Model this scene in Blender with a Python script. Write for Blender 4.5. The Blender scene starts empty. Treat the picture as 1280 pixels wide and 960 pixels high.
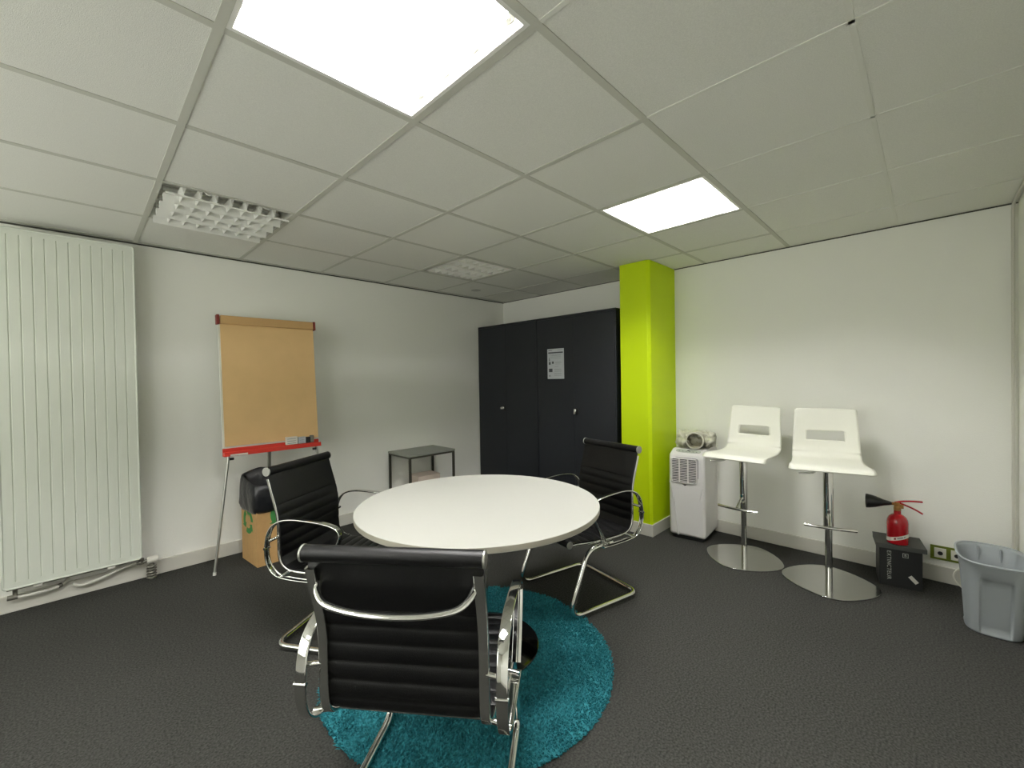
import bpy, bmesh, math, random
from mathutils import Vector, Matrix, noise

random.seed(7)
PI = math.pi
C = bpy.context.scene.collection
H = 2.245                      # ceiling height
XB, YL, YR, XF = 2.84, 2.44, -1.705, -2.45   # back, left, right, front wall planes


# ------------------------------------------------------------------ materials
def lin(c):
    out = []
    for v in c:
        v = v / 255.0
        out.append(v / 12.92 if v <= 0.04045 else ((v + 0.055) / 1.055) ** 2.4)
    return (*out, 1.0)


def mat(name, rgb, rough=0.5, metal=0.0, bump=0.0, scale=200.0, var=0.0, vscale=None, spec=0.5,
        emit=None, strength=0.0, coat=0.0, detail=2.0, aniso=0.0, transmission=0.0, alpha=1.0):
    m = bpy.data.materials.new(name)
    m.use_nodes = True
    nt = m.node_tree
    b = nt.nodes['Principled BSDF']
    b.inputs['Base Color'].default_value = lin(rgb)
    b.inputs['Roughness'].default_value = rough
    b.inputs['Metallic'].default_value = metal
    b.inputs['Specular IOR Level'].default_value = spec
    b.inputs['Coat Weight'].default_value = coat
    b.inputs['Transmission Weight'].default_value = transmission
    b.inputs['Alpha'].default_value = alpha
    if emit:
        b.inputs['Emission Color'].default_value = lin(emit)
        b.inputs['Emission Strength'].default_value = strength
    if bump or var:
        tc = nt.nodes.new('ShaderNodeTexCoord')
    if bump:
        n = nt.nodes.new('ShaderNodeTexNoise')
        n.inputs['Scale'].default_value = scale
        n.inputs['Detail'].default_value = detail
        nt.links.new(tc.outputs['Object'], n.inputs['Vector'])
        bp = nt.nodes.new('ShaderNodeBump')
        bp.inputs['Strength'].default_value = bump
        bp.inputs['Distance'].default_value = 0.004
        nt.links.new(n.outputs['Fac'], bp.inputs['Height'])
        nt.links.new(bp.outputs['Normal'], b.inputs['Normal'])
    if var:
        n2 = nt.nodes.new('ShaderNodeTexNoise')
        n2.inputs['Scale'].default_value = vscale or scale
        n2.inputs['Detail'].default_value = 4.0
        nt.links.new(tc.outputs['Object'], n2.inputs['Vector'])
        r = nt.nodes.new('ShaderNodeValToRGB')
        c = lin(rgb)
        r.color_ramp.elements[0].position = 0.3
        r.color_ramp.elements[1].position = 0.7
        r.color_ramp.elements[0].color = (*[x * (1 - var) for x in c[:3]], 1)
        r.color_ramp.elements[1].color = (*[min(1, x * (1 + var)) for x in c[:3]], 1)
        nt.links.new(n2.outputs['Fac'], r.inputs['Fac'])
        nt.links.new(r.outputs['Color'], b.inputs['Base Color'])
    return m


M = dict(
    wall=mat('painted_wall', (240, 240, 233), 0.75, bump=0.25, scale=260, spec=0.25),
    ceiling=mat('mineral_tile', (226, 226, 219), 0.95, bump=0.35, scale=420, var=0.06, vscale=300, spec=0.05),
    grid=mat('grid_bar', (194, 194, 184), 0.55, spec=0.3),
    gridpale=mat('grid_bar_pale', (222, 222, 214), 0.7, spec=0.2),
    gap=mat('shadow_gap_strip', (70, 70, 62), 0.8),
    skirt=mat('skirting_paint', (206, 204, 194), 0.45),
    carpet=mat('carpet', (60, 60, 57), 0.97, bump=0.6, scale=190, var=0.5, vscale=130, spec=0.06, detail=4),
    green=mat('green_paint', (190, 216, 0), 0.5, spec=0.3),
    white_metal=mat('radiator_enamel', (212, 216, 205), 0.4, spec=0.4),
    chrome=mat('chrome', (225, 225, 222), 0.07, metal=1.0),
    darkchrome=mat('dark_chrome', (120, 120, 118), 0.1, metal=1.0),
    satin=mat('brushed_steel', (200, 200, 196), 0.12, metal=1.0, bump=0.02, scale=90),
    leather=mat('black_leather', (7, 7, 8), 0.42, bump=0.15, scale=500, spec=0.32),
    tabletop=mat('table_laminate', (192, 192, 184), 0.45, spec=0.4),
    tableedge=mat('table_edge', (160, 156, 142), 0.5),
    rug=mat('rug_pile', (52, 128, 138), 0.9, var=0.45, vscale=90, spec=0.1),
    cabinet=mat('cabinet_paint', (30, 33, 38), 0.42, spec=0.35, bump=0.05, scale=600),
    cabdark=mat('cabinet_recess', (8, 8, 9), 0.5),
    paper=mat('notice_paper', (186, 190, 194), 0.8),
    ink=mat('ink', (70, 74, 78), 0.8),
    inkpale=mat('pale_ink', (140, 144, 148), 0.8),
    kraft=mat('kraft_paper', (222, 186, 132), 0.8, var=0.03, vscale=8),
    kraftdark=mat('kraft_paper_fold', (200, 162, 110), 0.8),
    red=mat('red_plastic', (196, 40, 22), 0.4),
    darkred=mat('dark_red_plastic', (120, 34, 20), 0.4),
    alu=mat('aluminium', (176, 176, 170), 0.35, metal=0.85),
    board=mat('board_edge', (214, 214, 206), 0.5),
    cardboard=mat('cardboard', (186, 148, 96), 0.85, var=0.05, vscale=30),
    cardin=mat('cardboard_inside', (150, 116, 74), 0.9),
    leafgreen=mat('printed_green', (58, 128, 62), 0.8),
    bag=mat('black_bag_plastic', (20, 21, 25), 0.34, bump=1.0, scale=26, spec=0.5),
    tablegrey=mat('grey_laminate', (142, 146, 138), 0.5),
    darksteel=mat('dark_steel', (66, 65, 56), 0.45, metal=0.3),
    pinkcarton=mat('pale_carton', (196, 182, 168), 0.8),
    acwhite=mat('appliance_plastic', (226, 224, 222), 0.35),
    acpanel=mat('appliance_panel', (176, 182, 170), 0.4),
    acdark=mat('appliance_dark', (44, 42, 42), 0.6),
    foot=mat('black_rubber', (18, 18, 18), 0.6),
    hose=mat('hose_plastic', (196, 194, 178), 0.35, bump=0.6, scale=60, var=0.12, vscale=30),
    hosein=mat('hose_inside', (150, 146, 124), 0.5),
    stoolwhite=mat('stool_lacquer', (238, 238, 226), 0.35),
    extred=mat('extinguisher_red', (160, 8, 20), 0.22, coat=0.4),
    brass=mat('brass', (150, 112, 62), 0.35, metal=0.7),
    blackplastic=mat('black_plastic', (16, 16, 17), 0.4),
    blackcard=mat('black_card', (22, 23, 23), 0.6),
    greycard=mat('dark_grey_card', (70, 71, 68), 0.65),
    label=mat('white_label', (220, 216, 206), 0.6),
    letter=mat('pale_print', (176, 178, 170), 0.6),
    socketgreen=mat('olive_green_plate', (96, 110, 16), 0.45),
    socketwhite=mat('socket_plastic', (222, 220, 208), 0.4),
    bin=mat('grey_bin_plastic', (150, 156, 158), 0.5, bump=0.1, scale=300),
    louvre=mat('louvre_reflector', (226, 226, 220), 0.38, spec=0.6),
    housing=mat('fixture_white', (228, 228, 222), 0.5),
    tube_off=mat('tube_unlit', (225, 226, 222), 0.3),
    tube_on=mat('tube_lit', (255, 255, 250), 0.4, emit=(252, 250, 250), strength=225.0),
    pane=mat('frosted_pane', (235, 240, 240), 0.6, emit=(249, 250, 240), strength=2.6),  # glow of the added, unseen panel in the front wall
    dark=mat('dark_gap', (24, 24, 22), 0.8),
    valve=mat('valve_white', (216, 214, 204), 0.4),
    greymetal=mat('grey_pipe', (120, 118, 108), 0.45, metal=0.5),
)


# ------------------------------------------------------------------ mesh helpers
def BM():
    return bmesh.new()


def box(bm, c, s, rot=None, mi=0, taper=None):
    """box centred at c with size s; taper = (x, y) scale of the top face"""
    r = bmesh.ops.create_cube(bm, size=1.0)
    for v in r['verts']:
        v.co = Vector((v.co.x * s[0], v.co.y * s[1], v.co.z * s[2]))
        if taper and v.co.z > 0:
            v.co.x *= taper[0]
            v.co.y *= taper[1]
    m = Matrix.Translation(c)
    if rot:
        m = m @ rot
    bmesh.ops.transform(bm, matrix=m, verts=r['verts'])
    for f in {f for v in r['verts'] for f in v.link_faces}:
        f.material_index = mi
    return r['verts']


def bb(bm, x0, x1, y0, y1, z0, z1, mi=0):
    return box(bm, ((x0 + x1) / 2, (y0 + y1) / 2, (z0 + z1) / 2), (x1 - x0, y1 - y0, z1 - z0), mi=mi)


def smooth_path(pts, n=6, closed=False):
    """centripetal-ish Catmull-Rom through pts"""
    P = [Vector(p) for p in pts]
    out = []
    N = len(P)
    rng = range(N) if closed else range(N - 1)
    for i in rng:
        if closed:
            p0, p1, p2, p3 = P[i - 1], P[i], P[(i + 1) % N], P[(i + 2) % N]
        else:
            p1, p2 = P[i], P[i + 1]
            p0 = P[i - 1] if i > 0 else p1 * 2 - p2
            p3 = P[i + 2] if i + 2 < N else p2 * 2 - p1
        for k in range(n):
            t = k / n
            out.append(0.5 * ((2 * p1) + (p2 - p0) * t + (2 * p0 - 5 * p1 + 4 * p2 - p3) * t * t
                              + (3 * p1 - p0 - 3 * p2 + p3) * t ** 3))
    if not closed:
        out.append(P[-1].copy())
    return out


def sweep(bm, path, section, up=None, closed=False, cap=True, mi=0, smooth=True, scale=None):
    """sweep a closed 2-D section [(a,b)..] along path. a goes along 'side', b along 'normal'.
    up: fixed side vector (keeps flat bands flat), else parallel transport."""
    n = len(path)
    rings = []
    side = None
    for i in range(n):
        if closed:
            t = path[(i + 1) % n] - path[i - 1]
        else:
            t = path[min(i + 1, n - 1)] - path[max(i - 1, 0)]
        if t.length < 1e-9:
            t = Vector((0, 0, 1))
        t.normalize()
        if up is not None:
            s = Vector(up)
            s = (s - t * s.dot(t)).normalized()
        elif side is None:
            a = Vector((0, 0, 1)) if abs(t.z) < 0.9 else Vector((1, 0, 0))
            s = a.cross(t).normalized()
        else:
            s = (side - t * side.dot(t)).normalized()
        side = s
        nn = t.cross(s)
        k = scale(i / (n - 1)) if scale else 1.0
        rings.append([bm.verts.new(path[i] + s * a * k + nn * b * k) for a, b in section])
    m = len(section)
    fs = []
    for i in range(n if closed else n - 1):
        A, B = rings[i], rings[(i + 1) % n]
        for j in range(m):
            fs.append(bm.faces.new((A[j], A[(j + 1) % m], B[(j + 1) % m], B[j])))
    if cap and not closed:
        fs.append(bm.faces.new(list(reversed(rings[0]))))
        fs.append(bm.faces.new(rings[-1]))
    for f in fs:
        f.material_index = mi
        f.smooth = smooth
    return rings


def circ(r, n=12, ry=None):
    ry = ry or r
    return [(r * math.cos(2 * PI * k / n), ry * math.sin(2 * PI * k / n)) for k in range(n)]


def rrect(w, h, r, n=3):
    out = []
    for cx, cy, a0 in ((w / 2 - r, h / 2 - r, 0), (-w / 2 + r, h / 2 - r, 90), (-w / 2 + r, -h / 2 + r, 180), (w / 2 - r, -h / 2 + r, 270)):
        for k in range(n + 1):
            a = math.radians(a0 + 90 * k / n)
            out.append((cx + r * math.cos(a), cy + r * math.sin(a)))
    return out


def tube(bm, pts, r, n=12, sm=0, closed=False, mi=0, cap=True):
    path = smooth_path(pts, sm, closed) if sm else [Vector(p) for p in pts]
    return sweep(bm, path, circ(r, n), closed=closed, cap=cap, mi=mi)


def rounded(pts, r, n=6, closed=False):
    """polyline with filleted corners"""
    P = [Vector(p) for p in pts]
    N = len(P)
    out = []
    for i in range(N):
        if not closed and i in (0, N - 1):
            out.append(P[i])
            continue
        a, b, c = P[i - 1], P[i], P[(i + 1) % N]
        u, v = (a - b), (c - b)
        rr = r[i] if isinstance(r, (list, tuple)) else r
        d = min(rr, u.length * 0.48, v.length * 0.48)
        p, q = b + u.normalized() * d, b + v.normalized() * d
        for k in range(n + 1):
            t = k / n
            out.append((p * (1 - t) + b * t) * (1 - t) + (b * (1 - t) + q * t) * t)
    return out


def lathe(bm, prof, n=32, at=(0, 0, 0), mi=0, mtx=None, smooth=True):
    rings = []
    at = Vector(at)
    for r, z in prof:
        if r < 1e-6:
            rings.append([bm.verts.new((0, 0, z))])
        else:
            rings.append([bm.verts.new((r * math.cos(2 * PI * k / n), r * math.sin(2 * PI * k / n), z)) for k in range(n)])
    fs = []
    for A, B in zip(rings, rings[1:]):
        for k in range(n):
            a, a2 = A[k % len(A)], A[(k + 1) % n % len(A)]
            b, b2 = B[k % len(B)], B[(k + 1) % n % len(B)]
            vs = []
            for v in (a, a2, b2, b):
                if v not in vs:
                    vs.append(v)
            if len(vs) > 2:
                fs.append(bm.faces.new(vs))
    for f in fs:
        f.smooth = smooth
        f.material_index = mi
    m = Matrix.Translation(at)
    if mtx:
        m = m @ mtx
    bmesh.ops.transform(bm, matrix=m, verts=[v for R in rings for v in R])
    return rings


def prism(bm, poly, z0, z1, mtx=None, mi=0, smooth=False):
    """extrude a 2-D polygon from z0 to z1"""
    a = [bm.verts.new((x, y, z0)) for x, y in poly]
    b = [bm.verts.new((x, y, z1)) for x, y in poly]
    n = len(poly)
    fs = [bm.faces.new(list(reversed(a))), bm.faces.new(b)]
    for k in range(n):
        f = bm.faces.new((a[k], a[(k + 1) % n], b[(k + 1) % n], b[k]))
        f.smooth = smooth
        fs.append(f)
    for f in fs:
        f.material_index = mi
    if mtx:
        bmesh.ops.transform(bm, matrix=mtx, verts=a + b)
    return a + b


def loft(bm, loops, cap0=True, cap1=True, mi=0, smooth=True):
    R = [[bm.verts.new(p) for p in L] for L in loops]
    n = len(R[0])
    fs = []
    for A, B in zip(R, R[1:]):
        for k in range(n):
            fs.append(bm.faces.new((A[k], A[(k + 1) % n], B[(k + 1) % n], B[k])))
    if cap0:
        fs.append(bm.faces.new(list(reversed(R[0]))))
    if cap1:
        fs.append(bm.faces.new(R[-1]))
    for f in fs:
        f.smooth = smooth
        f.material_index = mi
    return R


def obj(name, bm, m, parent=None, loc=None, rot=None, bevel=0.0, seg=2, sharp=40, solid=0.0):
    bmesh.ops.recalc_face_normals(bm, faces=bm.faces[:])
    me = bpy.data.meshes.new(name)
    bm.to_mesh(me)
    bm.free()
    for mm in (m if isinstance(m, (list, tuple)) else [m]):
        me.materials.append(mm)
    if sharp:
        try:
            me.set_sharp_from_angle(angle=math.radians(sharp))
        except Exception:
            pass
    o = bpy.data.objects.new(name, me)
    C.objects.link(o)
    if parent:
        o.parent = parent
    if loc is not None:
        o.location = loc
    if rot is not None:
        o.rotation_euler = rot
    if solid:
        s = o.modifiers.new('thickness', 'SOLIDIFY')
        s.thickness = solid
        s.offset = 0
    if bevel:
        b = o.modifiers.new('bevel', 'BEVEL')
        b.width = bevel
        b.segments = seg
        b.limit_method = 'ANGLE'
        b.angle_limit = math.radians(35)
        for p in me.polygons:
            p.use_smooth = True
    return o


def objs(name, bm, m, parent=None, **k):
    """link every separate piece of bm as an object of its own"""
    bm.verts.index_update()
    bm.faces.index_update()
    bm.faces.ensure_lookup_table()
    seen, isl = set(), []
    for f in bm.faces:
        if f.index in seen:
            continue
        st_, grp = [f], []
        seen.add(f.index)
        while st_:
            g = st_.pop()
            grp.append(g.index)
            for v in g.verts:
                for h in v.link_faces:
                    if h.index not in seen:
                        seen.add(h.index)
                        st_.append(h)
        isl.append(set(grp))
    out = []
    for grp in isl:
        b2 = bm.copy()
        b2.faces.index_update()
        b2.faces.ensure_lookup_table()
        bmesh.ops.delete(b2, geom=[f for f in b2.faces if f.index not in grp], context='FACES')
        out.append(obj(name, b2, m, parent, **k))
    bm.free()
    return out


def tag(o, label, cat, group=None, kind=None):
    o['label'] = label
    o['category'] = cat
    if group:
        o['group'] = group
    if kind:
        o['kind'] = kind
    return o


def thing(name, label, cat, loc=(0, 0, 0), rz=0.0, group=None):
    o = bpy.data.objects.new(name, None)
    o.empty_display_size = 0.1
    C.objects.link(o)
    o.location = loc
    o.rotation_euler = (0, 0, rz)
    return tag(o, label, cat, group)


def struct(name, bm, m, parent=None, **k):
    o = obj(name, bm, m, parent, **k)
    if not parent:
        o['kind'] = 'structure'
    return o


def dup(root, loc, rz, label):
    def cp(o, par):
        c = o.copy()
        C.objects.link(c)
        c.parent = par
        for ch in list(o.children):
            cp(ch, c)
        return c
    kids = list(root.children)
    r = root.copy()
    C.objects.link(r)
    r.location = loc
    r.rotation_euler = (0, 0, rz)
    r['label'] = label
    for k in kids:
        cp(k, r)
    return r


def text_mesh(name, body, size, m, parent, mtx, depth=0.0006, spacing=1.0):
    cu = bpy.data.curves.new(name + '_curve', 'FONT')
    cu.body = body
    cu.size = size
    cu.extrude = depth
    cu.align_x = 'CENTER'
    cu.align_y = 'CENTER'
    cu.space_character = spacing
    t = bpy.data.objects.new(name + '_tmp', cu)
    C.objects.link(t)
    bpy.context.view_layer.update()
    me = bpy.data.meshes.new_from_object(t.evaluated_get(bpy.context.evaluated_depsgraph_get()))
    bpy.data.objects.remove(t)
    me.name = name
    me.materials.clear()
    me.materials.append(m)
    o = bpy.data.objects.new(name, me)
    C.objects.link(o)
    o.parent = parent
    o.matrix_local = mtx
    return o


def RX(a):
    return Matrix.Rotation(a, 4, 'X')


def RY(a):
    return Matrix.Rotation(a, 4, 'Y')


def RZ(a):
    return Matrix.Rotation(a, 4, 'Z')


def T(*v):
    return Matrix.Translation(v)


# ================================================================== THE SETTING
bm = BM(); bb(bm, XF - .1, XB + .1, YR - .1, YL + .1, -.1, 0)
struct('floor', bm, M['carpet'])
bm = BM(); bb(bm, XB, XB + .1, YR - .1, YL + .1, 0, H + .12)
struct('wall_back', bm, M['wall'])
bm = BM(); bb(bm, XF - .1, XB, YL, YL + .1, 0, H + .12)
struct('wall_left', bm, M['wall'])
bm = BM(); bb(bm, XF - .1, XB, YR - .1, YR, 0, H + .12)
struct('wall_right', bm, M['wall'])
bm = BM(); bb(bm, XF - .1, XF, YR, YL, 0, H + .12)
struct('wall_front', bm, M['wall'])
# unseen glowing panel, built like a window, added to brighten the room
WY0, WY1, WZ0, WZ1 = -.9, 2.2, .75, 2.1
fr = BM()
for (a, b, c_, d_) in ((WY0 - .06, WY1 + .06, WZ0 - .06, WZ0), (WY0 - .06, WY1 + .06, WZ1, WZ1 + .06), (WY0 - .06, WY0, WZ0, WZ1), (WY1, WY1 + .06, WZ0, WZ1), ((WY0 + WY1) / 2 - .03, (WY0 + WY1) / 2 + .03, WZ0, WZ1)):
    bb(fr, XF, XF + .04, a, b, c_, d_)
win = struct('window_1', fr, M['skirt'])
fr = BM(); bb(fr, XF + .004, XF + .012, WY0, WY1, WZ0, WZ1)
obj('pane', fr, M['pane'], win)
# green pilaster
CX0, CY0, CY1 = 2.355, .265, .532
bm = BM()
prism(bm, [(XB, CY0), (CX0 + .022, CY0), (CX0, CY0 + .022), (CX0, CY1), (XB, CY1)], 0, H)
struct('wall_column', bm, M['green'], bevel=.004)


def skirt(name, x0, x1, y0, y1):
    bm = BM(); bb(bm, x0, x1, y0, y1, 0, .098)
    struct(name, bm, M['skirt'], bevel=.003)


skirt('baseboard_back', XB - .014, XB, YR + .014, CY0)
skirt('baseboard_left', XF, XB - .46, YL - .014, YL)
skirt('baseboard_right', XF, XB, YR, YR + .014)
bm = BM()
poly = [(XB - .014, CY0), (XB - .014, CY0 - .013), (CX0 - .013, CY0 - .013), (CX0 - .013, CY1 + .013), (CX0 + .10, CY1 + .013), (CX0 + .10, CY1), (CX0, CY1), (CX0, CY0)]
prism(bm, poly, 0, .096)
struct('baseboard_column', bm, M['skirt'], bevel=.002)
# pipe casing in the corner between back and right wall
bm = BM()
tube(bm, rounded([(XB - .024, YR + .022, 0.0), (XB - .024, YR + .022, H - .045), (XB - .06, YR + .022, H - .012), (XF, YR + .022, H - .012)], .03), .0075, 14)
struct('trim_1', bm, M['skirt'])
# dark shadow line where tiles meet the walls
bm = BM()
bb(bm, XB - .006, XB - .0005, YR, YL, H - .006, H)
bb(bm, XF, XB, YL - .008, YL - .0005, H - .008, H)
struct('trim_2', bm, M['gap'])

# ceiling: tiles + bars. lamp cells left open
LAMPS = {(-1, -1): 'lit', (2, -1): 'lit', (-1, 2): 'hang', (2, 2): 'off', (-4, -1): 'lit'}  # the last lit cell is an added lamp out of view
G = .6
xs = sorted({XF, XB} | {k * G for k in range(-4, 5)})
ys = sorted({YR, YL} | {k * G for k in range(-2, 5)})
bm = BM()
for i in range(len(xs) - 1):
    for j in range(len(ys) - 1):
        cell = (round(math.floor((xs[i] + 1e-3) / G)), round(math.floor((ys[j] + 1e-3) / G)))
        if cell in LAMPS and xs[i + 1] - xs[i] > .5:
            continue
        bb(bm, xs[i], xs[i + 1], ys[j], ys[j + 1], H + .0022 + .0005 * ((i * 7 + j * 3) % 3), H + .02)
ceil = struct('ceiling', bm, M['ceiling'])
bm = BM()
w = .0125
for k in range(-4, 5):
    x = k * G
    bb(bm, x - w, x + w, -.6 - w, YL - .008, H - .0004, H + .003)
    bb(bm, x - w * .55, x + w * .55, YR, -.6 - w, H + .0002, H + .003, mi=1)
for k in range(-2, 5):
    y = k * G
    if k < -1:
        bb(bm, XF, XB - .006, y - w * .6, y + w * .6, H + .0002, H + .003, mi=1)
    else:
        for i in range(len(xs) - 1):
            bb(bm, xs[i] + w, xs[i + 1] - w, y - w, y + w, H - .0003, H + .003)
obj('grid_bars', bm, [M['grid'], M['gridpale']], ceil)


# ================================================================== CEILING LIGHTS
def louvre(bm, n_rows=4, n_cols=8, W=.574, h=.03, z=0.0, open_sides=False):
    # V blades, thick at the top and sharp at the bottom
    def vblade(p, q, t):
        p, q = Vector(p), Vector(q)
        d = (q - p).normalized()
        s = Vector((-d.y, d.x, 0)) * t
        for a in (1,):
            v = [p + s + Vector((0, 0, h)), p - s + Vector((0, 0, h)), p, q + s + Vector((0, 0, h)), q - s + Vector((0, 0, h)), q]
            V = [bm.verts.new(x) for x in v]
            bm.faces.new((V[0], V[2], V[5], V[3]))
            bm.faces.new((V[1], V[4], V[5], V[2]))
            bm.faces.new((V[0], V[3], V[4], V[1]))
            bm.faces.new((V[0], V[1], V[2]))
            bm.faces.new((V[3], V[5], V[4]))
    a = W / 2
    for k in range(1, n_rows):
        y = -a + W * k / n_rows
        vblade((-a, y, z), (a, y, z), .016)
    for k in range(1, n_cols):
        x = -a + W * k / n_cols
        vblade((x, -a, z + (.014 if open_sides else .004)), (x, a, z + (.014 if open_sides else .004)), .011)
    if open_sides:
        vblade((-a, a, z), (a, a, z), .012)
        box(bm, (0, -a, z + .004), (W + .012, .006, .009))
        return
    for s in (-1, 1):
        box(bm, (0, s * (a - .002), z + h / 2), (W, .004, h))
        box(bm, (s * (a - .002), 0, z + h / 2), (.004, W, h))


def ceiling_light(cell, state, label):
    cx, cy = (cell[0] + .5) * G, (cell[1] + .5) * G
    t = thing('ceiling_light', label, 'ceiling light', (cx, cy, H), 0, 'square louvred ceiling lights')
    a = .2875
    bm = BM()
    bb(bm, -a, a, -a, a, .072, .078)
    for s in (-1, 1):
        bb(bm, min(s * a, s * (a - .004)), max(s * a, s * (a - .004)), -a, a, .004, .074)
        bb(bm, -a, a, min(s * a, s * (a - .004)), max(s * a, s * (a - .004)), .004, .074)
    obj('housing', bm, M['housing'], t)
    bm = BM()
    for s in (-1, 1):
        bb(bm, min(s * .2874, s * .274), max(s * .2874, s * .274), -.2874, .2874, 0, .006)
        bb(bm, -.274, .274, min(s * .2874, s * .274), max(s * .2874, s * .274), 0, .006)
    obj('frame', bm, M['grid'] if state != 'lit' else M['housing'], t) if state != 'hang' else bm.free()
    for k in range(4):
        y = -.2156 + .14375 * k
        bm = BM()
        tube(bm, [(-.262, y, .052), (.262, y, .052)], .0125, 14)
        tb = obj('fluorescent_tube', bm, M['tube_on'] if state == 'lit' else M['tube_off'], t)
        bm = BM()
        for s in (-1, 1):
            tube(bm, [(s * .262, y, .052), (s * .276, y, .052)], .013, 14)
            box(bm, (s * .2775, y, .056), (.006, .03, .03))
        objs('lamp_holder', bm, M['alu'], tb)
    bm = BM()
    louvre(bm, h=.04, W=.535, open_sides=True) if state == 'hang' else louvre(bm)
    lo = obj('louvre', bm, M['louvre'], t, sharp=20)
    lo.location = (0, 0, .003)
    if state == 'hang':
        lo.location = (-.002, .010, -.034)
        lo.rotation_euler = (math.radians(.6), math.radians(.3), 0)
        bm = BM()
        for x in (-.125, .135):
            tube(bm, [(x, -.283, .004), (x + .012, -.285, -.006), (x + .03, -.285, -.004)], .0025, 8)
        objs('spring_clip', bm, M['chrome'], t)
    return t


ceiling_light((-1, -1), 'lit', 'brightly lit square ceiling light nearest the viewer, above the round table')
ceiling_light((2, -1), 'lit', 'brightly lit square ceiling light near the green column')
ceiling_light((-1, 2), 'hang', 'unlit square ceiling light whose louvre hangs loose, near the radiator')
ceiling_light((2, 2), 'off', 'unlit square ceiling light flush in the tiles near the dark cabinets')
ceiling_light((-4, -1), 'lit', 'lit square ceiling light closest to the wide window')  # unseen lamp, added to lift the overall brightness

bm = BM()
lathe(bm, [(0, -.006), (.02, -.006), (.024, -.004), (.045, -.003), (.052, 0), (.052, .002), (0, .002)], 32)
d = obj('recessed_spotlight', bm, M['alu'], None, loc=(2.095, 2.091, H))
tag(d, 'small round grey disc set in the ceiling tile near the far corner', 'ceiling disc')

# ================================================================== RADIATOR
t = thing('radiator', 'tall white vertical panel radiator on the left wall', 'radiator', (-.90, YL, 0))
x0, x1, z0, z1 = -.300, .282, .165, 2.19
yf = -.115
bm = BM()
# front panel with pressed vertical grooves
n = 11
pts = []
W_ = x1 - x0 - .05
pts.append((x0 + .025, 0.0))
for k in range(n):
    c = x0 + .025 + W_ * (k + .5) / n
    pts += [(c - .004, 0.0), (c - .001, .004), (c + .001, .004), (c + .004, 0.0)]
pts.append((x1 - .025, 0.0))
za, zb = z0 + .035, z1 - .035
vf = [bm.verts.new((x, yf + y, za)) for x, y in pts]
vt = [bm.verts.new((x, yf + y, zb)) for x, y in pts]
for k in range(len(pts) - 1):
    bm.faces.new((vf[k], vf[k + 1], vt[k + 1], vt[k]))
# groove end closers (flat margins above and below)
for (zz0, zz1) in ((z0 + .006, za), (zb, z1 - .006)):
    bb(bm, x0 + .006, x1 - .006, yf, yf + .012, zz0, zz1)
bb(bm, x0 + .006, x0 + .025, yf, yf + .012, za, zb)
bb(bm, x1 - .025, x1 - .006, yf, yf + .012, za, zb)
for k in range(n):     # rounded pressed groove ends
    c = x0 + .025 + W_ * k / n
    box(bm, (c + W_ / n / 2, yf - .0005, za - .008), (.028, .003, .006))
obj('front_panel', bm, M['white_metal'], t, sharp=25)
bm = BM()
rim = rounded([(x0, yf + .006, z0), (x1, yf + .006, z0), (x1, yf + .006, z1), (x0, yf + .006, z1)], .018, 5, closed=True)
sweep(bm, rim, rrect(.018, .012, .005), up=(0, 1, 0), closed=True)
obj('rim', bm, M['white_metal'], t)
bm = BM()
bb(bm, x0 + .01, x1 - .01, yf + .02, -.028, z0 + .01, z1 - .01)
obj('casing', bm, M['white_metal'], t, bevel=.01)
bm = BM()
for x in (-.17, .14):
    bb(bm, x - .018, x + .018, yf + .004, yf + .03, z0 - .022, z0 + .004)
    bb(bm, x - .012, x + .012, yf + .02, 0, z0 - .03, z0 - .02)
objs('bracket', bm, M['valve'], t, bevel=.002)
bm = BM()
bb(bm, x0 + .01, x1 - .005, yf + .03, yf + .06, z0 - .02, z0 + .012)
obj('bottom_rail', bm, M['greymetal'], t, bevel=.003)
bm = BM()
tube(bm, [(.26, -.07, .125), (.315, -.07, .128)], .011, 14)
tube(bm, [(.285, -.07, .115), (.285, -.07, .15)], .014, 14)
obj('valve_body', bm, M['greymetal'], t)
bm = BM()
prof = [(0, 0), (.02, 0), (.023, .004), (.023, .05), (.018, .06), (0, .06)]
lathe(bm, prof, 24, at=(.312, -.07, .13), mtx=RY(PI / 2))
obj('valve_head', bm, M['valve'], t)
bm = BM()
for k in range(5):
    lathe(bm, [(.006, 0), (.026, 0), (.028, .004), (.026, .008), (.006, .008)], 24, at=(.335, -.07, .012 + k * .018))
tube(bm, [(.335, -.07, 0), (.335, -.07, .125)], .012, 14)
obj('pipe_collar', bm, M['greymetal'], t)
bm = BM()
tube(bm, [(.27, -.06, .13), (.20, -.06, .118), (.10, -.055, .085), (.02, -.05, .068), (-.015, -.03, .07), (-.03, .0, .08)], .0085, 12, sm=5)
obj('supply_pipe', bm, M['valve'], t)
bm = BM()
tube(bm, [(-.285, -.06, .10), (-.22, -.06, .092), (-.12, -.05, .09), (-.07, -.03, .10), (-.05, 0, .115)], .0085, 12, sm=5)
obj('return_pipe', bm, M['valve'], t)
bm = BM()
tube(bm, [(-.29, -.06, .10), (-.25, -.06, .098)], .014, 12)
tube(bm, [(-.26, -.06, .09), (-.26, -.06, .15)], .010, 12)
tube(bm, [(-.092, -.042, .094), (-.078, -.034, .097)], .013, 12)
objs('lower_valve', bm, M['greymetal'], t)

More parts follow.
